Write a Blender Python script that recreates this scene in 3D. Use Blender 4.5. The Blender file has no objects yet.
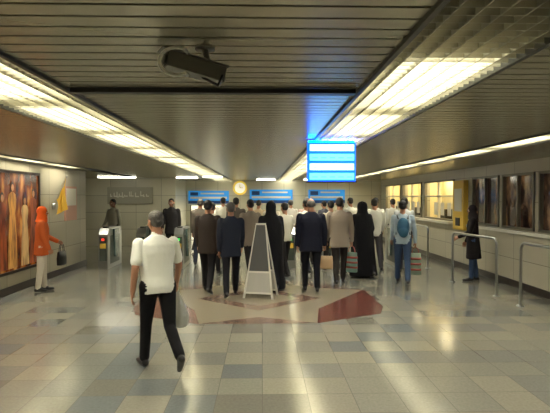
import bpy, math, random
import numpy as np
from mathutils import Vector, Matrix
from mathutils.bvhtree import BVHTree
random.seed(4)
S = bpy.context.scene
col = S.collection

# ------------------------------------------------------------------ materials
def lin(c):
    return tuple(((v/255)/12.92 if v/255 <= .04045 else ((v/255+.055)/1.055)**2.4) for v in c)+(1,)
MATS = {}
def mat(name, rgb, rough=.6, metal=0, emit=0, bump=0, bscale=12, trans=0, spec=.5):
    if name in MATS: return MATS[name]
    m = bpy.data.materials.new(name); m.use_nodes = True
    nt = m.node_tree; b = nt.nodes['Principled BSDF']
    b.inputs['Base Color'].default_value = lin(rgb)
    b.inputs['Roughness'].default_value = rough
    b.inputs['Metallic'].default_value = metal
    b.inputs['Specular IOR Level'].default_value = spec
    if trans: b.inputs['Transmission Weight'].default_value = trans
    if emit:
        b.inputs['Emission Color'].default_value = lin(rgb)
        b.inputs['Emission Strength'].default_value = emit
    if bump:
        tc = nt.nodes.new('ShaderNodeTexCoord'); n = nt.nodes.new('ShaderNodeTexNoise')
        n.inputs['Scale'].default_value = bscale; n.inputs['Detail'].default_value = 3
        bp = nt.nodes.new('ShaderNodeBump'); bp.inputs['Strength'].default_value = bump
        bp.inputs['Distance'].default_value = .02
        nt.links.new(tc.outputs['Object'], n.inputs['Vector'])
        nt.links.new(n.outputs['Fac'], bp.inputs['Height'])
        nt.links.new(bp.outputs['Normal'], b.inputs['Normal'])
    MATS[name] = m
    return m

def cloth(rgb):
    return mat('cloth_%d_%d_%d' % rgb, rgb, .85, bump=.6, bscale=9, spec=.2)

def floor_mat():
    m = bpy.data.materials.new('floor_terrazzo_tiles'); m.use_nodes = True
    nt = m.node_tree; N = nt.nodes; L = nt.links; b = N['Principled BSDF']
    tc = N.new('ShaderNodeTexCoord')
    sc = N.new('ShaderNodeVectorMath'); sc.operation = 'SCALE'; sc.inputs['Scale'].default_value = 1/.40
    L.new(tc.outputs['Object'], sc.inputs[0])
    fl = N.new('ShaderNodeVectorMath'); fl.operation = 'FLOOR'; L.new(sc.outputs[0], fl.inputs[0])
    wn = N.new('ShaderNodeTexWhiteNoise'); wn.noise_dimensions = '2D'; L.new(fl.outputs[0], wn.inputs['Vector'])
    cr = N.new('ShaderNodeValToRGB'); cr.color_ramp.interpolation = 'CONSTANT'
    e = cr.color_ramp.elements; e[0].position = 0; e[0].color = lin((128, 126, 116))
    e[1].position = .35; e[1].color = lin((137, 133, 120))
    for p, c in ((.55, (120, 120, 113)), (.7, (107, 111, 110)), (.8, (132, 128, 116)), (.92, (112, 110, 101))):
        x = e.new(p); x.color = lin(c)
    L.new(wn.outputs['Value'], cr.inputs[0])
    ns = N.new('ShaderNodeTexNoise'); ns.inputs['Scale'].default_value = 40; ns.inputs['Detail'].default_value = 4
    L.new(tc.outputs['Object'], ns.inputs['Vector'])
    mx = N.new('ShaderNodeMix'); mx.data_type = 'RGBA'; mx.blend_type = 'OVERLAY'; mx.inputs[0].default_value = .25
    L.new(cr.outputs[0], mx.inputs[6]); L.new(ns.outputs['Fac'], mx.inputs[7])
    fr = N.new('ShaderNodeVectorMath'); fr.operation = 'FRACTION'; L.new(sc.outputs[0], fr.inputs[0])
    sp = N.new('ShaderNodeSeparateXYZ'); L.new(fr.outputs[0], sp.inputs[0])
    g1 = N.new('ShaderNodeMath'); g1.operation = 'LESS_THAN'; g1.inputs[1].default_value = .014; L.new(sp.outputs[0], g1.inputs[0])
    g2 = N.new('ShaderNodeMath'); g2.operation = 'LESS_THAN'; g2.inputs[1].default_value = .014; L.new(sp.outputs[1], g2.inputs[0])
    g = N.new('ShaderNodeMath'); g.operation = 'MAXIMUM'; L.new(g1.outputs[0], g.inputs[0]); L.new(g2.outputs[0], g.inputs[1])
    m2 = N.new('ShaderNodeMix'); m2.data_type = 'RGBA'; L.new(g.outputs[0], m2.inputs[0])
    L.new(mx.outputs[2], m2.inputs[6]); m2.inputs[7].default_value = lin((100, 98, 90))
    L.new(m2.outputs[2], b.inputs['Base Color'])
    n3 = N.new('ShaderNodeTexNoise'); n3.inputs['Scale'].default_value = 1.6; L.new(tc.outputs['Object'], n3.inputs['Vector'])
    mr = N.new('ShaderNodeMapRange'); mr.inputs[3].default_value = .08; mr.inputs[4].default_value = .22
    L.new(n3.outputs['Fac'], mr.inputs[0]); L.new(mr.outputs[0], b.inputs['Roughness'])
    b.inputs['Specular IOR Level'].default_value = 1.0
    return m

def wall_mat(name, c1, c2, axis, w=.9, h=.6):
    m = bpy.data.materials.new(name); m.use_nodes = True
    nt = m.node_tree; N = nt.nodes; L = nt.links; b = N['Principled BSDF']
    tc = N.new('ShaderNodeTexCoord'); sp = N.new('ShaderNodeSeparateXYZ'); L.new(tc.outputs['Object'], sp.inputs[0])
    cb = N.new('ShaderNodeCombineXYZ'); L.new(sp.outputs[axis], cb.inputs[0]); L.new(sp.outputs[2], cb.inputs[1])
    br = N.new('ShaderNodeTexBrick'); br.offset = 0; L.new(cb.outputs[0], br.inputs['Vector'])
    br.inputs['Scale'].default_value = 1; br.inputs['Brick Width'].default_value = w; br.inputs['Row Height'].default_value = h
    br.inputs['Mortar Size'].default_value = .006
    br.inputs['Color1'].default_value = lin(c1); br.inputs['Color2'].default_value = lin(c2)
    br.inputs['Mortar'].default_value = lin(tuple(int(v*.6) for v in c1))
    L.new(br.outputs['Color'], b.inputs['Base Color']); b.inputs['Roughness'].default_value = .35
    return m

def noise_mat(name, stops, scale, stretch, rough=.2, emit=0):
    m = bpy.data.materials.new(name); m.use_nodes = True
    nt = m.node_tree; N = nt.nodes; L = nt.links; b = N['Principled BSDF']
    tc = N.new('ShaderNodeTexCoord'); mp = N.new('ShaderNodeMapping'); mp.inputs['Scale'].default_value = stretch
    L.new(tc.outputs['Object'], mp.inputs[0])
    n = N.new('ShaderNodeTexNoise'); n.inputs['Scale'].default_value = scale; n.inputs['Detail'].default_value = 5; L.new(mp.outputs[0], n.inputs['Vector'])
    cr = N.new('ShaderNodeValToRGB'); e = cr.color_ramp.elements
    e[0].position = stops[0][0]; e[0].color = lin(stops[0][1]); e[1].position = stops[-1][0]; e[1].color = lin(stops[-1][1])
    for p, c in stops[1:-1]: x = e.new(p); x.color = lin(c)
    L.new(n.outputs['Fac'], cr.inputs[0]); L.new(cr.outputs[0], b.inputs['Base Color']); b.inputs['Roughness'].default_value = rough
    if emit: L.new(cr.outputs[0], b.inputs['Emission Color']); b.inputs['Emission Strength'].default_value = emit
    return m

SKIN = mat('skin', (170, 122, 95), .55)
LIP = mat('lips', (150, 92, 80), .5)
EYEW = mat('eye_white', (225, 222, 215), .3)
IRIS = mat('iris', (40, 26, 18), .2)
HBLK = mat('hair_black', (24, 21, 20), .6, bump=.6, bscale=60)
HGRY = mat('hair_grey', (86, 82, 78), .6, bump=.6, bscale=60)
SHOE = mat('shoe_leather', (18, 16, 16), .35)
STEEL = mat('brushed_steel', (170, 172, 172), .28, 1)
DSTEEL = mat('dark_metal', (60, 60, 60), .4, .7)
BLACK = mat('black_plastic', (18, 18, 20), .4)
WHITE = mat('white_paint', (215, 212, 200), .5)
CEILM = mat('ceiling_aluminium_slats', (170, 165, 142), .27, .6)
GAP = mat('ceiling_gap', (16, 16, 14), .8)
LOUV = mat('louver_metal', (160, 156, 136), .35, .3)
TUBE = mat('fluorescent_tube', (255, 251, 232), .5, emit=25)
TUBEN = mat('fluorescent_tube_narrow', (255, 251, 232), .5, emit=38)

# ------------------------------------------------------------------ mesh builder
class MB:
    def __init__(s): s.v = []; s.f = []; s.m = []; s.mats = []
    def mi(s, m):
        if m not in s.mats: s.mats.append(m)
        return s.mats.index(m)
    def add(s, vs, fs, m):
        o = len(s.v); k = s.mi(m)
        s.v += [tuple(p) for p in vs]
        for f in fs: s.f.append(tuple(i+o for i in f)); s.m.append(k)
    def box(s, x0, x1, y0, y1, z0, z1, m, M=None):
        vs = [Vector(p) for p in ((x0,y0,z0),(x1,y0,z0),(x1,y1,z0),(x0,y1,z0),(x0,y0,z1),(x1,y0,z1),(x1,y1,z1),(x0,y1,z1))]
        if M: vs = [M @ p for p in vs]
        s.add(vs, [(3,2,1,0),(4,5,6,7),(0,1,5,4),(1,2,6,5),(2,3,7,6),(3,0,4,7)], m)
    def prism(s, pts, x0, x1, m):   # polygon in YZ, extruded on X
        n = len(pts)
        vs = [(x0, y, z) for y, z in pts]+[(x1, y, z) for y, z in pts]
        fs = [tuple(range(n)), tuple(range(2*n-1, n-1, -1))]+[(i, i+n, (i+1) % n+n, (i+1) % n) for i in range(n)]
        s.add(vs, fs, m)
    def cap(s, a, b, ra, rb, m, n=12, k=3):
        a = Vector(a); b = Vector(b); d = b-a; ln = d.length
        if ln < 1e-6: d = Vector((0, 0, 1))
        d = d.normalized(); u = d.orthogonal().normalized(); w = d.cross(u)
        rings = []
        for i in range(1, k+1):
            t = math.pi/2*(1-i/k); rings.append((a-d*(ra*math.sin(t)), ra*math.cos(t)))
        for i in range(0, k):
            t = math.pi/2*(i/k); rings.append((b+d*(rb*math.sin(t)), rb*math.cos(t)))
        s.rings(rings, u, w, a-d*ra, b+d*rb, m, n)
    def rings(s, rings, u, w, pa, pb, m, n):
        vs = [pa]
        for c, r in rings:
            for j in range(n):
                t = 2*math.pi*j/n; vs.append(c+u*(r*math.cos(t))+w*(r*math.sin(t)))
        vs.append(pb); fs = []
        for j in range(n): fs.append((0, 1+(j+1) % n, 1+j))
        for i in range(len(rings)-1):
            for j in range(n):
                p = 1+i*n+j; q = 1+i*n+(j+1) % n; fs.append((p, q, q+n, p+n))
        e = len(vs)-1; o = 1+(len(rings)-1)*n
        for j in range(n): fs.append((e, o+j, o+(j+1) % n))
        s.add(vs, fs, m)
    def cyl(s, a, b, r, m, n=14, r2=None):
        a = Vector(a); b = Vector(b); d = (b-a).normalized(); u = d.orthogonal().normalized(); w = d.cross(u)
        s.rings([(a, r), (b, r if r2 is None else r2)], u, w, a, b, m, n)
    def ell(s, c, r, m, n=16, k=10, R=None):
        c = Vector(c); vs = [(0, 0, -1)]
        for i in range(1, k):
            t = -math.pi/2+math.pi*i/k
            for j in range(n):
                a = 2*math.pi*j/n; vs.append((math.cos(t)*math.cos(a), math.cos(t)*math.sin(a), math.sin(t)))
        vs.append((0, 0, 1)); fs = []
        for j in range(n): fs.append((0, 1+(j+1) % n, 1+j))
        for i in range(k-2):
            for j in range(n):
                p = 1+i*n+j; q = 1+i*n+(j+1) % n; fs.append((p, q, q+n, p+n))
        e = len(vs)-1; o = 1+(k-2)*n
        for j in range(n): fs.append((e, o+j, o+(j+1) % n))
        out = []
        for p in vs:
            q = Vector((p[0]*r[0], p[1]*r[1], p[2]*r[2]))
            if R: q = R @ q
            out.append(c+q)
        s.add(out, fs, m)
    def loft(s, rs, m, T=None, n=24, ripple=0):   # rs: (z,cx,cy,rx,ry)
        vs = []; N = len(rs)
        def tr(p): return T(Vector(p)) if T else Vector(p)
        vs.append(tr((rs[0][1], rs[0][2], rs[0][0])))
        for i, (z, cx, cy, rx, ry) in enumerate(rs):
            for j in range(n):
                a = 2*math.pi*j/n
                c, q = math.cos(a), math.sin(a)
                e = .85
                k = 1+ripple*(1-i/(N-1))*math.sin(a*7)
                vs.append(tr((cx+k*rx*math.copysign(abs(c)**e, c), cy+k*ry*math.copysign(abs(q)**e, q), z)))
        vs.append(tr((rs[-1][1], rs[-1][2], rs[-1][0])))
        fs = []
        for j in range(n): fs.append((0, 1+(j+1) % n, 1+j))
        for i in range(N-1):
            for j in range(n):
                p = 1+i*n+j; q = 1+i*n+(j+1) % n; fs.append((p, q, q+n, p+n))
        e = len(vs)-1; o = 1+(N-1)*n
        for j in range(n): fs.append((e, o+j, o+(j+1) % n))
        s.add(vs, fs, m)
    def obj(s, name, smooth=False, bevel=0, parent=None, loc=None, rotz=0):
        me = bpy.data.meshes.new(name); me.from_pydata(s.v, [], s.f)
        for m in s.mats: me.materials.append(m)
        me.polygons.foreach_set('material_index', s.m)
        if smooth: me.polygons.foreach_set('use_smooth', [True]*len(s.f))
        me.update()
        o = bpy.data.objects.new(name, me); col.objects.link(o)
        if bevel:
            b = o.modifiers.new('bevel', 'BEVEL'); b.width = bevel; b.segments = 3; b.limit_method = 'ANGLE'
        if loc: o.location = loc
        o.rotation_euler[2] = rotz
        if parent: o.parent = parent
        return o

def remesh(mb, vox, it=2):
    me = bpy.data.meshes.new('tmp'); me.from_pydata(mb.v, [], mb.f)
    o = bpy.data.objects.new('tmp', me); col.objects.link(o)
    r = o.modifiers.new('r', 'REMESH'); r.mode = 'VOXEL'; r.voxel_size = vox
    sm = o.modifiers.new('s', 'SMOOTH'); sm.iterations = it; sm.factor = .5
    bpy.context.view_layer.update()
    dg = bpy.context.evaluated_depsgraph_get(); ev = o.evaluated_get(dg); em = ev.to_mesh()
    vs = [v.co.copy() for v in em.vertices]; fs = [tuple(p.vertices) for p in em.polygons]
    cs = [p.center.copy() for p in em.polygons]
    ev.to_mesh_clear()
    bvh = BVHTree.FromPolygons([Vector(v) for v in mb.v], mb.f)
    ml = []
    for c in cs:
        h = bvh.find_nearest(c); ml.append(mb.mats[mb.m[h[2]]])
    bpy.data.objects.remove(o); bpy.data.meshes.remove(me)
    return vs, fs, ml

def append(mb, part, M=None, flip=False, sub=None):
    vs, fs, ml = part
    o = len(mb.v)
    mb.v += [tuple(M @ v) if M else tuple(v) for v in vs]
    for f, m in zip(fs, ml):
        if sub: m = sub.get(m, m)
        mb.f.append(tuple(i+o for i in (reversed(f) if flip else f))); mb.m.append(mb.mi(m))

# ------------------------------------------------------------------ body parts
def make_hand(curl):
    h = MB()
    h.ell((0, 0, -.045), (.017, .041, .055), SKIN)
    h.cap((0, 0, .02), (0, 0, -.02), .026, .026, SKIN)
    h.cap((0, .03, -.055), (0, .029, -.085), .013, .011, SKIN); h.cap((0, -.026, -.05), (0, -.03, -.078), .013, .010, SKIN)
    for y, L, sp in ((.033, .074, .10), (.0115, .083, .03), (-.0105, .077, -.04), (-.0315, .06, -.12)):
        p = Vector((0, y, -.08)); a = curl*.5
        for k, (fr, r0, r1) in enumerate(((.45, .0095, .0088), (.31, .0088, .008), (.24, .008, .0068))):
            d = Vector((-math.sin(a), sp*math.cos(a), -math.cos(a))).normalized()
            q = p+d*(L*fr); h.cap(p, q, r0, r1, SKIN, n=8, k=2); p = q; a += curl
    h.cap((-.004, .02, -.02), (-.014, .05, -.052), .014, .0115, SKIN, n=8)
    h.cap((-.014, .05, -.052), (-.024, .058, -.08), .0112, .0085, SKIN, n=8)
    return remesh(h, .0042, 1)
HAND_RELAX = make_hand(.35)
HAND_GRIP = make_hand(1.0)

HAIR = mat('hair_slot', (0, 0, 0))
def make_head(kind):
    h = MB()
    h.ell((0, -.005, .03), (.075, .094, .088), SKIN)
    h.ell((0, .022, -.045), (.058, .062, .06), SKIN)
    h.ell((0, .052, -.085), (.026, .022, .018), SKIN)
    h.cap((0, -.012, -.05), (0, -.03, -.2), .054, .06, SKIN)
    h.cap((0, .086, .012), (0, .104, -.022), .008, .014, SKIN)
    h.ell((0, .098, -.027), (.017, .01, .009), SKIN)
    h.cap((-.045, .078, .022), (.045, .078, .022), .009, .009, SKIN)
    for s in (-1, 1):
        h.ell((s*.03, .079, .004), (.014, .012, .009), EYEW)
        h.ell((s*.03, .089, .004), (.0065, .005, .0065), IRIS)
        h.cap((s*.018, .088, .026), (s*.046, .08, .026), .005, .004, HBLK)
        h.ell((s*.04, .055, -.025), (.024, .028, .024), SKIN)
        if kind != 'scarf': h.ell((s*.078, -.008, -.006), (.010, .022, .033), SKIN)
    h.ell((0, .083, -.052), (.024, .009, .009), LIP)
    if kind == 'hair':
        h.ell((0, -.018, .048), (.084, .096, .083), HAIR)
        h.ell((0, -.042, .0), (.074, .07, .066), HAIR)
    elif kind == 'bald':
        h.ell((0, -.04, .02), (.081, .072, .072), HAIR)
    else:
        h.ell((0, -.018, .025), (.094, .104, .104), HAIR)
        h.loft([(-.2, 0, -.02, .15, .12), (-.13, 0, -.01, .11, .105), (-.06, 0, -.01, .088, .092), (.0, 0, -.015, .09, .09)], HAIR)
    return remesh(h, .0065, 1)
HEADS = {k: make_head(k) for k in ('hair', 'bald', 'scarf')}

R = math.radians
def person(name, x, y, h, heading=0, top=(200, 200, 200), bot=(30, 30, 34), style='shirt', hair=HBLK, head='hair',
           legs=((18, 5), (-16, 14)), arms=((-12, 6, 12), (14, 6, 22)), lean=2, grip=(0, 0), wide=1, vox=.014, headturn=0, short=False,
           shoe=None, under=None):
    b = MB(); TOP = cloth(top); BOT = cloth(bot); SH = shoe or SHOE
    lo = R(lean); piv = Vector((0, 0, .93))
    RX = Matrix.Rotation(-lo, 3, 'X')
    def T(p): return RX @ (Vector(p)-piv)+piv
    g = {'shirt': 0, 'jacket': .014, 'manteau': .01, 'chador': .0}[style]
    if style == 'shirt':
        rs = [(.86, 0, 0, .158, .118), (.93, 0, 0, .168, .128), (1.03, 0, .005, .16, .125), (1.16, 0, .005, .166, .122), (1.29, 0, 0, .182, .124), (1.38, 0, -.005, .178, .11), (1.43, 0, -.01, .14, .09), (1.485, 0, -.012, .068, .066)]
    elif style == 'jacket':
        rs = [(.76, 0, 0, .196, .146), (.85, 0, 0, .19, .142), (.95, 0, 0, .183, .14), (1.05, 0, .005, .175, .136), (1.18, 0, .005, .184, .134), (1.30, 0, 0, .202, .135), (1.38, 0, -.005, .196, .12), (1.435, 0, -.01, .15, .10), (1.50, 0, -.014, .074, .074)]
    elif style == 'manteau':
        rs = [(.52, 0, 0, .215, .17), (.65, 0, 0, .20, .16), (.85, 0, 0, .19, .148), (.95, 0, 0, .18, .14), (1.08, 0, 0, .155, .125), (1.2, 0, .005, .165, .13), (1.31, 0, 0, .175, .125), (1.39, 0, -.005, .165, .11), (1.44, 0, -.01, .12, .09), (1.5, 0, -.014, .066, .066)]
    else:
        rs = [(.05, 0, -.02, .29, .26), (.3, 0, -.02, .265, .235), (.6, 0, -.01, .25, .21), (.9, 0, 0, .245, .195), (1.15, 0, 0, .24, .175), (1.32, 0, 0, .23, .155), (1.42, 0, -.01, .19, .13), (1.49, 0, -.02, .118, .11), (1.55, 0, -.02, .1, .11), (1.65, 0, -.02, .102, .112), (1.71, 0, -.02, .09, .1), (1.75, 0, -.02, .055, .065)]
    rs = [(z, cx, cy, rx*wide, ry*(1+(wide-1)*1.3)) for z, cx, cy, rx, ry in rs]
    b.loft(rs, TOP, T, ripple=.05 if style == 'chador' else (.02 if style != 'shirt' else .01))
    if style != 'chador':
        b.cap(T((0, -.012, 1.475)), T((0, -.012, 1.50)), .064, .058, TOP)
    lows = []
    hipw = .088*wide
    for sx, (a, k) in ((-1, legs[0]), (1, legs[1])):
        hp = Vector((sx*hipw, 0, .90)); a1 = R(a); a2 = R(a-k)
        kn = hp+Vector((sx*.008, math.sin(a1), -math.cos(a1)))*.415
        an = kn+Vector((sx*.004, math.sin(a2), -math.cos(a2)))*.40
        pitch = max(0, -(a-k)-14)*1.3
        if a-k > 10: pitch = -8
        pt = R(pitch)
        f = Vector((sx*.12, math.cos(pt), -math.sin(pt))).normalized(); dn = Vector((0, -math.sin(pt), -math.cos(pt)))
        b.cap(hp+Vector((0, 0, .04)), kn, .098*wide, .066, BOT); b.cap(kn, an-(an-kn)*.04, .066, .056, BOT)
        heel = an+dn*.045-f*.035; ball = an+dn*.05+f*.10; toe = an+dn*.055+f*.17
        b.cap(an+dn*.0, heel, .042, .037, SH); b.cap(heel, ball, .038, .036, SH); b.cap(ball, toe, .036, .028, SH)
        b.cap(an, ball, .042, .032, SH)
        lows += [heel.z-.038, ball.z-.036, toe.z-.028]
    b.cap((-hipw, 0, .93), (hipw, 0, .93), .10*wide, .10*wide, BOT)
    dz = -min(lows)
    parts = []; grips = []
    for i, (sx, (fw, ab, el)) in enumerate(((-1, arms[0]), (1, arms[1]))):
        sh = T((sx*.178*wide, -.005, 1.405)); f1 = R(fw); f2 = R(fw+el); A = R(ab)
        d1 = Vector((sx*math.sin(A), math.sin(f1)*math.cos(A), -math.cos(f1)*math.cos(A)))
        A2 = A*.25
        d2 = Vector((sx*math.sin(A2), math.sin(f2)*math.cos(A2), -math.cos(f2)*math.cos(A2)))
        e = sh+d1*.285; w = e+d2*.245
        if style == 'chador':
            b.cap(sh, e, .07, .07, TOP); b.cap(e, w-d2*.03, .07, .055, TOP)
        elif short:
            b.cap(sh, sh+d1*.2, .066, .064, TOP); b.cap(sh+d1*.15, e, .045, .041, SKIN); b.cap(e, w, .041, .029, SKIN)
        else:
            b.cap(sh, e, .062+g, .05+g*.7, TOP); b.cap(e, w-d2*.0, .05+g*.7, .037+g*.6, TOP)
        Z = -d2; Y = Vector((-sx*.25, 1, .0)); Y = (Y-Z*Y.dot(Z)).normalized(); X = Y.cross(Z)
        M = Matrix(((X.x, Y.x, Z.x, w.x), (X.y, Y.y, Z.y, w.y), (X.z, Y.z, Z.z, w.z), (0, 0, 0, 1)))
        M = M @ Matrix.Translation((0, 0, -.005))
        if sx < 0: M = M @ Matrix.Diagonal((-1, 1, 1, 1))
        parts.append((HAND_GRIP if grip[i] else HAND_RELAX, M, sx < 0))
        grips.append(w+d2*.10+Vector((sx*.0, 0, 0)))
    out = MB()
    append(out, remesh(b, vox))
    for p, M, fl in parts: append(out, p, M, fl)
    hc = T((0, .005, 1.635)); HM = Matrix.Translation(hc) @ Matrix.Rotation(R(headturn), 4, 'Z') @ Matrix.Rotation(R(-lean*.3-3), 4, 'X')
    hm = TOP if style == 'chador' else (cloth(under) if under else hair)
    append(out, HEADS[head], HM, sub={HAIR: hm})
    s = h/1.75
    MM = Matrix.Translation((x, y, 0)) @ Matrix.Rotation(R(heading), 4, 'Z') @ Matrix.Diagonal((s, s, s, 1)) @ Matrix.Translation((0, 0, dz))
    off = Vector((x, y, 0))
    out.v = [tuple((MM @ Vector(v))-off) for v in out.v]
    o = out.obj(name, smooth=True, loc=(x, y, 0))
    return [MM @ q for q in grips]

# ------------------------------------------------------------------ room shell
CZ = 2.43; XL = -4.54; XR = 4.9; YB = 20.5; YN = -3
f = MB(); f.box(-6.7, 5.6, YN-.2, YB+.2, -.1, 0, floor_mat()); f.obj('floor')

RED = mat('red_stone', (92, 52, 46), .2); CREAM = mat('cream_stone', (134, 125, 108), .15); PINK = mat('pink_stone', (112, 88, 77), .2)
inl = MB()
def flat(pts, m, z=.003):
    n = len(pts); inl.add([(x, y, z) for x, y in pts]+[(x, y, .0005) for x, y in pts], [tuple(range(n))]+[(i, i+n, (i+1) % n+n, (i+1) % n) for i in range(n)], m)
cx, cy = -.05, 8.6
flat([(cx+2.14*math.cos(R(22.5+45*i)), cy+1.86*math.sin(R(22.5+45*i))) for i in range(8)], CREAM, .002)
P = lambda r, a: (cx+2.14*r*math.cos(a), cy+1.86*r*math.sin(a))
for k in range(8):
    a0 = R(22.5+45*k); a1 = R(22.5+45*(k+1)); am = (a0+a1)/2
    flat([P(1, a0), P(1, a1), P(.72, am)], PINK, .003)
flat([P(1.0, R(24)), P(.62, R(-45)), P(1.0, R(-67.5)), P(1.06, R(-36)), P(1.0, R(-22.5))], RED, .004)
flat([P(1.0, R(156)), P(1.0, R(202.5)), P(1.06, R(216)), P(1.0, R(247.5)), P(.66, R(225))], mat('brown_stone', (104, 72, 62), .2), .004)
flat([P(.5, R(90*i)) for i in range(4)], PINK, .003); flat([P(.34, R(90*i)) for i in range(4)], CREAM, .004)
inl.obj('trim_floor_inlay')

WL = wall_mat('left_wall_stone', (172, 164, 142), (160, 154, 134), 1)
WR = wall_mat('right_wall_stone', (180, 175, 155), (172, 166, 148), 1, 1.2, .55)
WBk = wall_mat('back_wall_panels', (200, 197, 176), (188, 185, 166), 0)
w = MB(); w.box(XL-.2, XL, YN, 13, 0, CZ+.2, WL); w.box(-6.7, XL-.2, 12.8, 13, 0, CZ+.2, WL); w.box(-6.7, -6.5, 13, 18, 0, CZ+.2, WL); w.obj('wall_left')
w = MB(); w.box(-6.7, -3.3, 18, 18.2, 0, CZ+.2, WBk); w.box(-3.3, -3.1, 18, YB, 0, CZ+.2, WBk); w.box(-3.3, XR+.2, YB, YB+.2, 0, CZ+.2, WBk); w.obj('wall_back')
w = MB(); w.box(XL-.2, XR+.2, YN-.2, YN, 0, CZ+.2, WBk); w.obj('wall_front')
wins = [(6.0, 7.25), (7.4, 8.7), (8.85, 10.05), (10.2, 11.5), (12.6, 14.9), (15.2, 17.2), (17.5, 19.6)]
w = MB(); w.box(XR, XR+.15, YN, YB, 0, 1.13, WR); w.box(XR, XR+.15, YN, YB, 2.2, CZ+.2, WR)
prev = YN
for a, b_ in wins: w.box(XR, XR+.15, prev, a, 1.13, 2.2, WR); prev = b_
w.box(XR, XR+.15, prev, YB, 1.13, 2.2, WR)
w.box(XR+.6, XR+.7, YN, YB, 0, CZ+.2, WR)
w.obj('wall_right')
GLS = noise_mat('glass_painted_glints', [(.38, (34, 24, 20)), (.52, (78, 56, 42)), (.62, (150, 116, 80)), (.75, (70, 60, 54))], 2.2, (1, 1.6, .7), .1, .12)  # dark glass; brown blotches and faint glow paint in reflections and warm glints
FRM = mat('window_frame', (120, 116, 104), .4, .4)
ROOMW = mat('booth_interior', (236, 222, 176), .7); BL = mat('booth_lamp', (255, 242, 200), .5, emit=16); YEL = mat('yellow_panel', (220, 184, 74), .5)
for i, (a, b_) in enumerate(wins):
    m = MB(); t = .04
    m.box(XR-.03, XR+.05, a, b_, 1.13, 1.13+t, FRM); m.box(XR-.03, XR+.05, a, b_, 2.2-t, 2.2, FRM)
    m.box(XR-.03, XR+.05, a, a+t, 1.13, 2.2, FRM); m.box(XR-.03, XR+.05, b_-t, b_, 1.13, 2.2, FRM)
    if i < 4:
        m.box(XR+.05, XR+.07, a, b_, 1.13, 2.2, GLS)
        m.box(XR-.02, XR+.05, (a+b_)/2-.015, (a+b_)/2+.015, 1.13, 2.2, FRM)
    else:
        m.box(XR+.55, XR+.59, a-.1, b_+.1, .9, 2.4, ROOMW); m.box(XR+.15, XR+.55, a-.1, b_+.1, .9, 1.0, ROOMW)
        m.box(XR+.15, XR+.55, a-.15, a-.1, .9, 2.4, ROOMW); m.box(XR+.15, XR+.55, b_+.1, b_+.15, .9, 2.4, ROOMW)
        m.box(XR+.15, XR+.55, a-.1, b_+.1, 2.35, 2.4, ROOMW); m.box(XR+.2, XR+.4, a+.2, b_-.2, 2.31, 2.34, BL)
        mid = (a+b_)/2; m.box(XR-.02, XR+.04, mid-.03, mid+.03, 1.13, 2.2, WHITE); m.box(XR-.02, XR+.04, a, b_, 1.75, 1.79, WHITE)
        m.box(XR+.45, XR+.54, a+.2, mid-.2, 1.0, 1.7, YEL); m.box(XR+.3, XR+.5, mid+.3, mid+.7, 1.0, 1.4, DSTEEL)
        for q in range(3): m.box(XR+.0, XR+.01, a+.25+q*.5, a+.5+q*.5, 1.25, 1.6, mat('paper_notice', (238, 236, 226), .6))
        m.box(XR-.2, XR-.0, a-.1, b_+.1, 1.06, 1.12, WHITE)
    m.obj('window_%d' % (i+1))
m = MB(); m.box(XL, XL+.02, YN, 13, 0, .14, mat('dark_base', (52, 44, 40), .3)); m.obj('baseboard_left')
m = MB(); m.box(XR-.02, XR, YN, YB, 0, .14, MATS['dark_base']); m.obj('baseboard_right')
m = MB(); m.box(XR-.05, XR, YN, 12.4, 1.04, 1.10, WHITE); m.obj('trim_1')

# ------------------------------------------------------------------ ceiling
strips = [(-4.5, -4.12), (-1.94, -1.21), (.61, 1.26), (2.99, 3.43)]
c = MB(); xs = [-6.6]
for a, b_ in strips: xs += [a, b_]
xs.append(XR+.05)
for i in range(0, len(xs), 2):
    a, b_ = xs[i], xs[i+1]
    c.box(a, b_, YN, YB, CZ+.03, CZ+.05, GAP)
    y = YN
    while y < YB-.05:
        c.box(a, b_, y, y+.102, CZ, CZ+.014, CEILM); y += .12
c.box(-6.7, XR+.7, YN-.2, YB+.2, CZ+.22, CZ+.3, GAP)
c.obj('ceiling')
m = MB(); m.box(-1.19, .59, 3.14, 3.2, CZ-.03, CZ-.002, DSTEEL); m.obj('trim_2')
EDGE = mat('light_edge', (60, 60, 54), .4, .6)
for si, (a, b_) in enumerate(strips):
    m = MB(); y1 = 20.2 if si else 12.9
    m.box(a, a+.025, YN, y1, CZ-.02, CZ+.2, EDGE); m.box(b_-.025, b_, YN, y1, CZ-.02, CZ+.2, EDGE)
    m.box(a, b_, YN, y1, CZ+.2, CZ+.215, WHITE)
    y = YN+.05
    while y < y1: m.box(a+.025, b_-.025, y, y+.006, CZ-.005, CZ+.03, LOUV); y += .08
    nl = 6 if b_-a > .5 else 3
    for k in range(1, nl+1):
        xx = a+(b_-a)*k/(nl+1); m.box(xx-.003, xx+.003, YN, y1, CZ-.005, CZ+.03, LOUV)
    y = 2.45 if si == 2 else -1.15
    while y+1.2 < y1:
        xx = (a+b_)/2; hw = .2 if nl == 6 else .09
        if nl == 6: xx += -.06 if si == 1 else .03
        m.box(xx-hw, xx+hw, y, y+1.25, CZ+.06, CZ+.09, TUBE if nl == 6 else TUBEN)
        y += 1.65
    m.obj('recessed_ceiling_light')
FILL = mat('added_fill_glow', (255, 250, 228), .5, emit=10)  # emitters added to brighten the far ceiling and back wall
for y, xa, xb in ((16.2, -1.9, -1.3), (18.8, -.2, .5), (17, -2.9, -2.2), (18.8, 1.6, 2.7), (16, 1.6, 2.7), (16.6, -5.4, -4.2)):
    m = MB(); m.box(xa, xb, y, y+.22, CZ-.045, CZ-.012, FILL); m.box(xa-.02, xb+.02, y-.01, y+.23, CZ-.012, CZ-.001, WHITE); m.obj('added_ceiling_fill')

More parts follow.
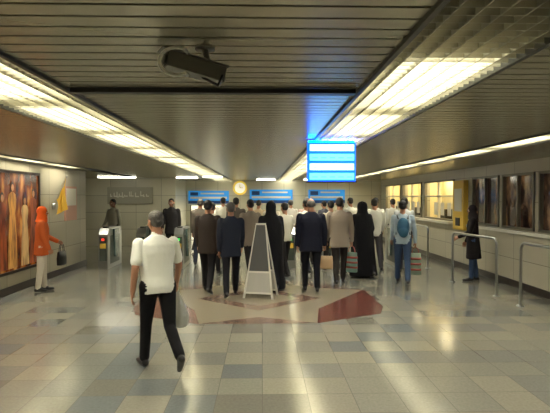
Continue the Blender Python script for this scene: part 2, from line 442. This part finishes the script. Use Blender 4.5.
# ------------------------------------------------------------------ hanging lit sign
CY = mat('sign_cyan', (90, 205, 255), .5, emit=2.4); BLU = mat('sign_added_top_glow', (0, 82, 255), .5, emit=80); LW = mat('sign_white', (190, 238, 255), .5, emit=2)
BLF = mat('sign_blue_face', (0, 90, 255), .5, emit=2.5)
m = MB(); X0, X1, Y0 = .53, 1.08, 5.75
Z0, Z1 = 1.93, 2.38
m.box(X0, X1, Y0, Y0+.12, Z0, Z1, BLF)
m.box(X0+.01, X1-.01, Y0+.01, Y0+.11, Z1, Z1+.02, BLU)  # blue emitter strip added on top to throw a glow onto the ceiling
for k in range(4):
    z = Z0+.02+k*.11
    m.box(X0+.02, X1-.02, Y0-.006, Y0-.001, z, z+.075, LW if k in (1, 3) else CY)
    for j in range(5): m.box(X0+.05+j*.1, X0+.05+j*.1+.06, Y0-.009, Y0-.005, z+.028, z+.034, BLF)
m.box(X0-.012, X1+.012, Y0-.01, Y0+.13, Z0-.012, Z0+.002, DSTEEL)
for xx in (X0+.08, X1-.08): m.cyl((xx, Y0+.06, Z1), (xx, Y0+.06, CZ+.01), .01, STEEL)
m.obj('illuminated_hanging_sign')

# ------------------------------------------------------------------ cctv
root = bpy.data.objects.new('security_camera', None); col.objects.link(root); root.location = (-.30, 2.3, 2.335)
GR = mat('cctv_grey', (110, 108, 100), .4, .2)
m = MB(); m.box(-.14, .13, -.045, .045, -.035, .035, GR); m.box(-.175, .14, -.055, .055, .036, .044, GR)
m.box(-.142, -.135, -.036, .036, -.028, .028, BLACK); m.cyl((-.15, 0, 0), (-.13, 0, 0), .024, BLACK)
o = m.obj('housing', bevel=.006, parent=root); o.rotation_euler = (0, R(10), R(24))
m = MB(); m.cyl((.04, 0, .085), (.04, 0, .095), .045, GR); m.cap((.04, 0, .085), (.05, 0, .045), .014, .014, GR)
pts = [Vector((-.07+.075*math.cos(t), -.105, .005+.06*math.sin(t))) for t in [math.pi*.35+i*1.3*math.pi/14 for i in range(15)]]
for p, q in zip(pts, pts[1:]): m.cap(p, q, .008, .008, WHITE, n=8)
m.cap(pts[0], (-.02, 0, .045), .008, .008, WHITE, n=8); m.cap(pts[-1], (-.04, 0, -.03), .008, .008, WHITE, n=8)
m.cap((.12, 0, -.03), (.10, 0, -.075), .006, .006, BLACK, n=8); m.cap((.10, 0, -.075), (.03, 0, -.04), .006, .006, BLACK, n=8)
m.obj('bracket', smooth=True, parent=root)

# ------------------------------------------------------------------ left wall things
m = MB(); ya, yb, za, zb = 5.2, 10.2, .42, 2.18
MUR = noise_mat('mural_picture', [(.35, (44, 22, 15)), (.5, (110, 58, 32)), (.58, (158, 96, 46)), (.72, (205, 154, 84))], 1.5, (1, 3.2, 1.1), .15, .35)  # picture colours also emit, a painted glow that brightens the mural
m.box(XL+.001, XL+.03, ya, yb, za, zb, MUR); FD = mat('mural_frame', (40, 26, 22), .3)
GC = [noise_mat('mural_gold', [(.35, (110, 62, 30)), (.6, (200, 148, 72))], 3, (1, 4, .8), .4, .35), noise_mat('mural_cream', [(.35, (130, 90, 50)), (.6, (208, 172, 112))], 3, (1, 4, .8), .4, .25), noise_mat('mural_rust', [(.35, (70, 26, 18)), (.6, (150, 74, 36))], 3, (1, 4, .8), .4, .3), mat('mural_dark', (44, 26, 20), .4), mat('mural_face', (190, 140, 100), .5, emit=.15)]  # figures share the mural's painted glow, except the dark hair
yy = ya+.3; k = 0
prof = [(.17, 0), (.15, .35), (.10, .62), (.15, .78), (.12, .84), (.03, .87)]
while yy < yb-.2:
    hh = 1.45+.15*math.sin(k*2.3); off = XL+.031+.0008*k
    pl = [(off, yy+w_, za+.04+hz*hh) for w_, hz in prof]+[(off, yy-w_*(1 if k % 2 else .85), za+.04+hz*hh) for w_, hz in reversed(prof)]
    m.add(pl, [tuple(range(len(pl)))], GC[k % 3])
    def disc(y, z, ry, rz, mm, o2):
        n = 16; m.add([(off+o2, y+ry*math.cos(2*math.pi*j/n), z+rz*math.sin(2*math.pi*j/n)) for j in range(n)], [tuple(range(n))], mm)
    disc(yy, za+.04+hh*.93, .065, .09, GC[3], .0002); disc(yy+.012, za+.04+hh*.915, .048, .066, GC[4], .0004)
    yy += .36+.1*(k % 2); k += 1
for q in ((ya-.05, ya, za-.05, zb+.05), (yb, yb+.05, za-.05, zb+.05), (ya, yb, za-.05, za), (ya, yb, zb, zb+.05)): m.box(XL+.001, XL+.055, q[0], q[1], q[2], q[3], FD)
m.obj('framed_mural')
m = MB(); YC = mat('flag_yellow', (222, 178, 62), .7, bump=.4)
m.cap((XL+.02, 11.0, 1.55), (XL+.30, 11.0, 2.2), .012, .012, STEEL); m.box(XL+.001, XL+.05, 10.95, 11.05, 1.48, 1.62, STEEL)
vs = []; fs = []; nu, nv = 10, 12
for i in range(nu):
    for j in range(nv):
        u = i/(nu-1); v = j/(nv-1); top = Vector((XL+.08, 11.0, 1.69)).lerp(Vector((XL+.29, 11, 2.18)), u)
        vs.append((top.x+.03*math.sin(v*4+u*3), top.y+.03*math.sin(u*12+v*2)-.02, top.z-v*(.35+.35*u)))
for i in range(nu-1):
    for j in range(nv-1): fs.append((i*nv+j, (i+1)*nv+j, (i+1)*nv+j+1, i*nv+j+1))
m.add(vs, fs, YC); m.obj('yellow_flag', smooth=True)
m = MB(); m.box(XL+.001, XL+.03, 11.6, 12.3, 1.2, 2.0, mat('poster_red', (190, 140, 120), .4)); m.box(XL+.03, XL+.035, 11.65, 12.25, 1.55, 1.95, WHITE); m.obj('notice_poster')

BLS = mat('blue_sign', (40, 130, 200), .4, emit=.6)
DB = mat('sign_dark_blue', (16, 60, 120), .4)
for X0, X1, Z0, Z1 in ((-3.0, -1.35, 1.48, 2.0), (-.5, 1.25, 1.5, 2.05), (1.9, 3.4, 1.5, 2.05)):
    m = MB(); m.box(X0, X1, YB-.05, YB-.002, Z0, Z1, BLS); m.box(X0+.08, X1-.08, YB-.056, YB-.05, Z0+.2, Z0+.28, WHITE); m.box(X0+.08, X0+.4, YB-.056, YB-.05, Z0+.33, Z1-.06, DB)
    m.box(X0, X1, YB-.054, YB-.05, Z0, Z0+.12, DB)
    m.box(X0+.5, X1-.2, YB-.056, YB-.05, Z1-.14, Z1-.08, WHITE); m.obj('wall_direction_sign')
m = MB(); m.box(-5.5, -3.9, 17.94, 17.998, 1.5, 2.1, mat('name_board', (150, 148, 132), .5))
xx = -5.4; rr = random.Random(3)
while xx < -4.1:   # raised script-like lettering
    ww = rr.uniform(.05, .16); zz = rr.uniform(1.72, 1.78); hh = rr.uniform(.06, .2)
    m.box(xx, xx+ww, 17.93, 17.94, zz, zz+.04, WHITE); m.box(xx, xx+.03, 17.93, 17.94, zz, zz+hh, WHITE); xx += ww+rr.choice([0, 0, .05])
m.obj('wall_name_sign')
m = MB(); m.cyl((-.9, YB-.05, 2.12), (-.9, YB-.002, 2.12), .29, mat('clock_rim', (235, 200, 90), .4, emit=.5), n=32); m.cyl((-.9, YB-.06, 2.12), (-.9, YB-.05, 2.12), .21, mat('clock_face', (245, 240, 215), .4, emit=.7), n=32)  # rim and face emit slightly, brightness put into the colour so the clock shows
m.box(-.915, -.885, YB-.066, YB-.06, 2.12, 2.28, BLACK); m.box(-.9, -.77, YB-.066, YB-.06, 2.11, 2.135, BLACK); m.obj('wall_clock')
m = MB(); m.box(-2.9, -1.5, YB-.04, YB-.002, .02, 1.4, mat('exit_glow', (235, 230, 205), .5, emit=1.2))
for xx in (-2.93, -2.22, -1.5): m.box(xx, xx+.05, YB-.07, YB-.04, 0.02, 1.42, FRM)
m.obj('door_1')
m = MB(); m.box(XR-.12, XR-.001, 11.75, 12.4, .95, 2.15, YEL); m.box(XR-.13, XR-.12, 11.85, 12.3, 1.4, 1.95, WHITE); m.box(XR-.14, XR-.12, 11.95, 12.2, 1.05, 1.25, BLACK); m.obj('ticket_machine', bevel=.01)

# ------------------------------------------------------------------ turnstiles
GRN = mat('led_green', (40, 255, 90), .5, emit=2); RDL = mat('led_red', (255, 50, 30), .5, emit=2); CAB = mat('gate_panel', (84, 92, 88), .35, .4)
GL = mat('gate_glass', (150, 175, 170), .1, trans=.6)
for i in range(9):
    x = -3.85+.91*i; m = MB()
    m.prism([(12.2, 0), (12.2, .84), (12.32, .99), (13.28, .99), (13.4, .84), (13.4, 0)], x-.11, x+.11, STEEL)
    m.box(x-.115, x+.115, 12.4, 13.2, .1, .8, CAB); m.box(x-.085, x+.085, 12.19, 12.2, .2, .78, CAB)
    m.box(x-.06, x+.06, 12.36, 12.5, .99, 1.02, BLACK); m.box(x-.03, x+.03, 12.185, 12.19, .69, .74, GRN if i % 3 else RDL)
    m.box(x-.07, x+.07, 12.183, 12.19, .5, .62, YEL)
    for s in (-1, 1): m.prism([(12.7, .25), (12.62, .95), (12.98, .95), (12.9, .25)], x+s*.11, x+s*.16, GL)
    m.obj('turnstile_gate', bevel=.012)

# ------------------------------------------------------------------ railings
def rail(pts, name):
    m = MB()
    for p, q in zip(pts, pts[1:]): m.cap(p, q, .024, .024, STEEL)
    for p in (pts[0], pts[-1]): m.cyl((p[0], p[1], 0), (p[0], p[1], .015), .06, STEEL)
    m.obj(name, smooth=True)
def rp(xa, ya, xb, yb, z=1.02):
    a = Vector((xa, ya, .01)); b_ = Vector((xb, yb, .01)); d = (b_-a).normalized(); P = [a]; r = .12
    for t in range(0, 6): th = t*math.pi/10; P.append(Vector((xa, ya, z-r))+d*(r-r*math.cos(th))+Vector((0, 0, r*math.sin(th))))
    for t in range(5, -1, -1): th = t*math.pi/10; P.append(Vector((xb, yb, z-r))-d*(r-r*math.cos(th))+Vector((0, 0, r*math.sin(th))))
    P.append(b_); return [tuple(p) for p in P]
rail(rp(3.93, 10.2, 4.12, 8.66), 'steel_queue_railing')
rail(rp(4.14, 7.88, 4.16, 6.2), 'steel_queue_railing')
rail(rp(4.05, 12.1, 4.05, 13.9), 'steel_queue_railing')

# ------------------------------------------------------------------ people
gW = person('walking_man_in_white_shirt', -1.06, 5.1, 1.62, heading=30, top=(226, 226, 218), bot=(20, 19, 22), hair=HGRY, legs=((15, 6), (-14, 36)), arms=((-14, 12, 26), (8, 16, 22)), lean=6, vox=.009, short=True, wide=1.1, headturn=12, grip=(0, 1))
person('man_in_dark_suit', -.99, 9.15, 1.70, -6, (60, 52, 48), (34, 33, 36), 'jacket', arms=((5, 6, 20), (-8, 5, 10)))
person('man_in_dark_suit', -.545, 8.75, 1.66, 6, (36, 40, 52), (28, 28, 34), 'jacket', hair=HGRY, legs=((-14, 14), (16, 4)))
person('woman_in_black_chador', .17, 9.45, 1.68, 0, (20, 20, 24), (22, 22, 26), 'chador', head='scarf')
gD = person('man_in_dark_suit', .91, 9.25, 1.72, 0, (24, 26, 40), (22, 23, 30), 'jacket', hair=HGRY, head='bald', wide=1.14, legs=((6, 3), (-6, 5)), arms=((-4, 8, 12), (2, 11, 6)), grip=(0, 1))
gE = person('man_in_grey_jacket', 1.56, 10.0, 1.74, 0, (140, 128, 114), (48, 44, 42), 'jacket', legs=((-12, 10), (14, 4)), arms=((10, 8, 20), (2, 11, 6)), grip=(0, 1), wide=1.05)
person('woman_in_black_chador', 2.2, 10.9, 1.66, 20, (20, 20, 24), (22, 22, 26), 'chador', head='scarf', wide=1.08, arms=((10, 20, 60), (0, 14, 30)))
person('man_in_white_shirt', 2.66, 11.75, 1.72, 0, (214, 212, 200), (60, 58, 60))
person('man_in_white_shirt', 3.3, 11.5, 1.74, -15, (202, 206, 206), (46, 48, 60), legs=((-12, 10), (14, 4)))
gG = person('man_with_backpack', 2.82, 9.95, 1.68, -12, (166, 182, 194), (54, 72, 100), legs=((16, 4), (-14, 12)), arms=((10, 6, 30), (2, 14, 6)), grip=(0, 1))
person('woman_in_black_coat', 4.4, 10.3, 1.58, 70, (34, 30, 32), (60, 78, 110), 'manteau', head='scarf', under=(38, 33, 36), legs=((4, 2), (-4, 4)), arms=((15, 5, 50), (5, 5, 20)))
gL = person('woman_in_orange_scarf', -4.08, 9.35, 1.57, -70, (200, 98, 50), (210, 202, 186), 'jacket', head='scarf', under=(222, 94, 34), legs=((4, 2), (-3, 4)), arms=((12, 6, 50), (8, 8, 16)), grip=(1, 1))
person('man_in_dark_suit', -2.5, 13.9, 1.70, 180, (50, 48, 50), (34, 33, 36), 'jacket', legs=((5, 2), (-5, 4)))
person('man_in_white_shirt', -4.3, 14.6, 1.68, 150, (170, 170, 160), (50, 50, 55), legs=((5, 2), (-5, 4)))
crowd = [(-1.12, 11.2, (204, 200, 186)), (-.665, 12.8, (88, 82, 76)), (-.24, 10.6, (120, 110, 100)), (.245, 13.0, (206, 198, 180)), (.5, 10.9, (208, 204, 190)), (1.155, 12.8, (190, 160, 150)),
         (1.02, 11.4, (216, 214, 204)), (1.62, 11.7, (196, 186, 170)), (2.065, 13.0, (140, 160, 186)), (2.975, 13.0, (212, 210, 200)), (-1.575, 12.8, (120, 110, 100)), (-.1, 14.8, (200, 178, 146)), (1.9, 15.2, (90, 90, 100)), (-1.2, 15.5, (214, 210, 200)), (3.9, 14.8, (205, 205, 198)), (.9, 15.6, (206, 200, 192)), (-2.0, 16.2, (120, 112, 106)), (2.6, 14.6, (222, 220, 212))]
for i, (x, y, cl) in enumerate(crowd):
    k = 1 if i % 2 else -1
    person('commuter_man', x, y, 1.63+.035*(i*7 % 4), random.uniform(-8, 8) if 12 < y < 13.5 else random.uniform(-35, 35), cl, random.choice([(36, 34, 36), (58, 54, 52), (44, 48, 62), (90, 84, 72)]), 'shirt' if sum(cl) > 400 else 'jacket',
           hair=HGRY if i % 5 == 0 else HBLK, legs=((15*k, 6), (-13*k, 12)) if k > 0 else ((-13, 12), (15, 6)), arms=((random.uniform(-15, 15), 7, 20), (random.uniform(-15, 15), 7, 25)), vox=.018)

# ------------------------------------------------------------------ bags
def bag(name, g, w, t, h, m1, m2, drop=.16, rot=0):
    m = MB(); z1 = -drop; z0 = z1-h
    m.loft([(z0, 0, 0, t*.48, w*.46), (z0+.02, 0, 0, t*.5, w*.5), ((z0+z1)/2, 0, 0, t*.52, w*.5), (z1-.01, 0, 0, t*.35, w*.47), (z1, 0, 0, t*.2, w*.45)], m1, n=28)
    if m2 is not m1:
        for k in range(3):
            zz = z0+h*(.2+.25*k); m.loft([(zz, 0, 0, t*.525, w*.512), (zz+h*.1, 0, 0, t*.525, w*.512)], m2, n=28)
    for s in (-1, 1):
        P = [Vector((s*.012, w*.3*math.cos(a), z1-.01+(drop+.0)*math.sin(a))) for a in [i*math.pi/10 for i in range(11)]]
        for p, q in zip(P, P[1:]): m.cap(p, q, .006, .006, m2 if m2 is not m1 else BLACK, n=8)
    m.obj(name, smooth=True, loc=tuple(g), rotz=rot)
bag('beige_shoulder_bag', gD[1], .30, .11, .24, mat('beige_leather', (178, 150, 112), .6), MATS['beige_leather'], drop=.12, rot=R(80))
STR = mat('bag_stripe_red', (150, 70, 62), .6); STB = mat('bag_stripe_blue', (110, 140, 130), .6)
bag('striped_shopping_bag', gE[1], .24, .11, .40, STB, STR, drop=.14, rot=R(60))
bag('striped_shopping_bag', gG[1], .22, .12, .44, mat('bag_green', (120, 136, 118), .6), STR, drop=.12, rot=R(70))
bag('black_handbag', gL[0], .32, .13, .26, BLACK, BLACK, drop=.15, rot=0)
# white plastic carrier bag in the walking man's right hand
m = MB(); PL = mat('white_plastic', (205, 205, 200), .35, bump=.6, bscale=16, trans=.35)
m.loft([(-.42, .01, 0, .05, .08), (-.39, .01, 0, .08, .12), (-.28, .01, 0, .085, .13), (-.18, 0, 0, .06, .10), (-.09, 0, 0, .03, .05), (-.03, 0, 0, .012, .02), (.012, 0, 0, .012, .02)], PL, n=28, ripple=.06)
b2 = MB(); append(b2, remesh(m, .009)); b2.obj('plastic_carrier_bag', smooth=True, loc=(gW[1][0]+.02, gW[1][1], gW[1][2]), rotz=R(60))
m = MB(); TE = mat('backpack_teal', (36, 84, 110), .7, bump=.3)
m.ell((0, -.17, 1.2), (.13, .09, .20), TE); m.ell((0, -.23, 1.1), (.10, .06, .11), TE)
for s in (-1, 1): m.cap((s*.1, -.12, 1.38), (s*.11, .02, 1.44), .018, .018, BLACK, n=8); m.cap((s*.11, .02, 1.44), (s*.12, .12, 1.25), .018, .018, BLACK, n=8); m.cap((s*.12, .12, 1.25), (s*.14, -.1, 1.05), .014, .014, BLACK, n=8)
b2 = MB(); s_ = .96; append(b2, remesh(m, .012)); b2.v = [(p[0]*s_, p[1]*s_, p[2]*s_) for p in b2.v]
b2.obj('backpack', smooth=True, loc=(2.82, 9.95, 0), rotz=R(-12))

# A-frame folding board
root = bpy.data.objects.new('folding_sign_board', None); col.objects.link(root); root.location = (-.02, 8.75, 0); root.rotation_euler[2] = R(-14)
PB = mat('board_grey', (176, 174, 164), .5)
for s, nm in ((-1, 'front_panel'), (1, 'rear_panel')):
    m = MB(); W = .27; H = 1.30
    m.box(-W, -W+.035, -.012, .012, 0, H, WHITE); m.box(W-.035, W, -.012, .012, 0, H, WHITE)
    m.box(-W, W, -.012, .012, H-.03, H, WHITE); m.box(-W, W, -.012, .012, .08, .11, WHITE); m.box(-W, W, -.012, .012, .44, .47, WHITE)
    m.box(-W+.035, W-.035, -.006, .006, .11, .44, PB); m.box(-W+.035, W-.035, -.006, .006, .47, H-.03, mat('board_slate', (84, 84, 84), .4))
    m.v = [(v[0]*(1-.68*v[2]/H), v[1], v[2]) for v in m.v]
    o = m.obj(nm, parent=root); o.location = (0, s*.2, 0.003); o.rotation_euler[0] = R(8.6*s)

# ------------------------------------------------------------------ world + camera
wd = bpy.data.worlds.new('World'); S.world = wd; wd.use_nodes = True
wd.node_tree.nodes['Background'].inputs[0].default_value = (.6, .62, .6, 1); wd.node_tree.nodes['Background'].inputs[1].default_value = .1
cam = bpy.data.cameras.new('camera'); co = bpy.data.objects.new('camera', cam); col.objects.link(co)
co.location = (0, 0, 1.75); co.rotation_euler = (R(90-1.09), 0, R(-1.49)); cam.sensor_width = 36; cam.lens = 36*500/550; cam.clip_start = .05
S.camera = co
S.view_settings.view_transform = 'Standard'
S.view_settings.exposure = 0
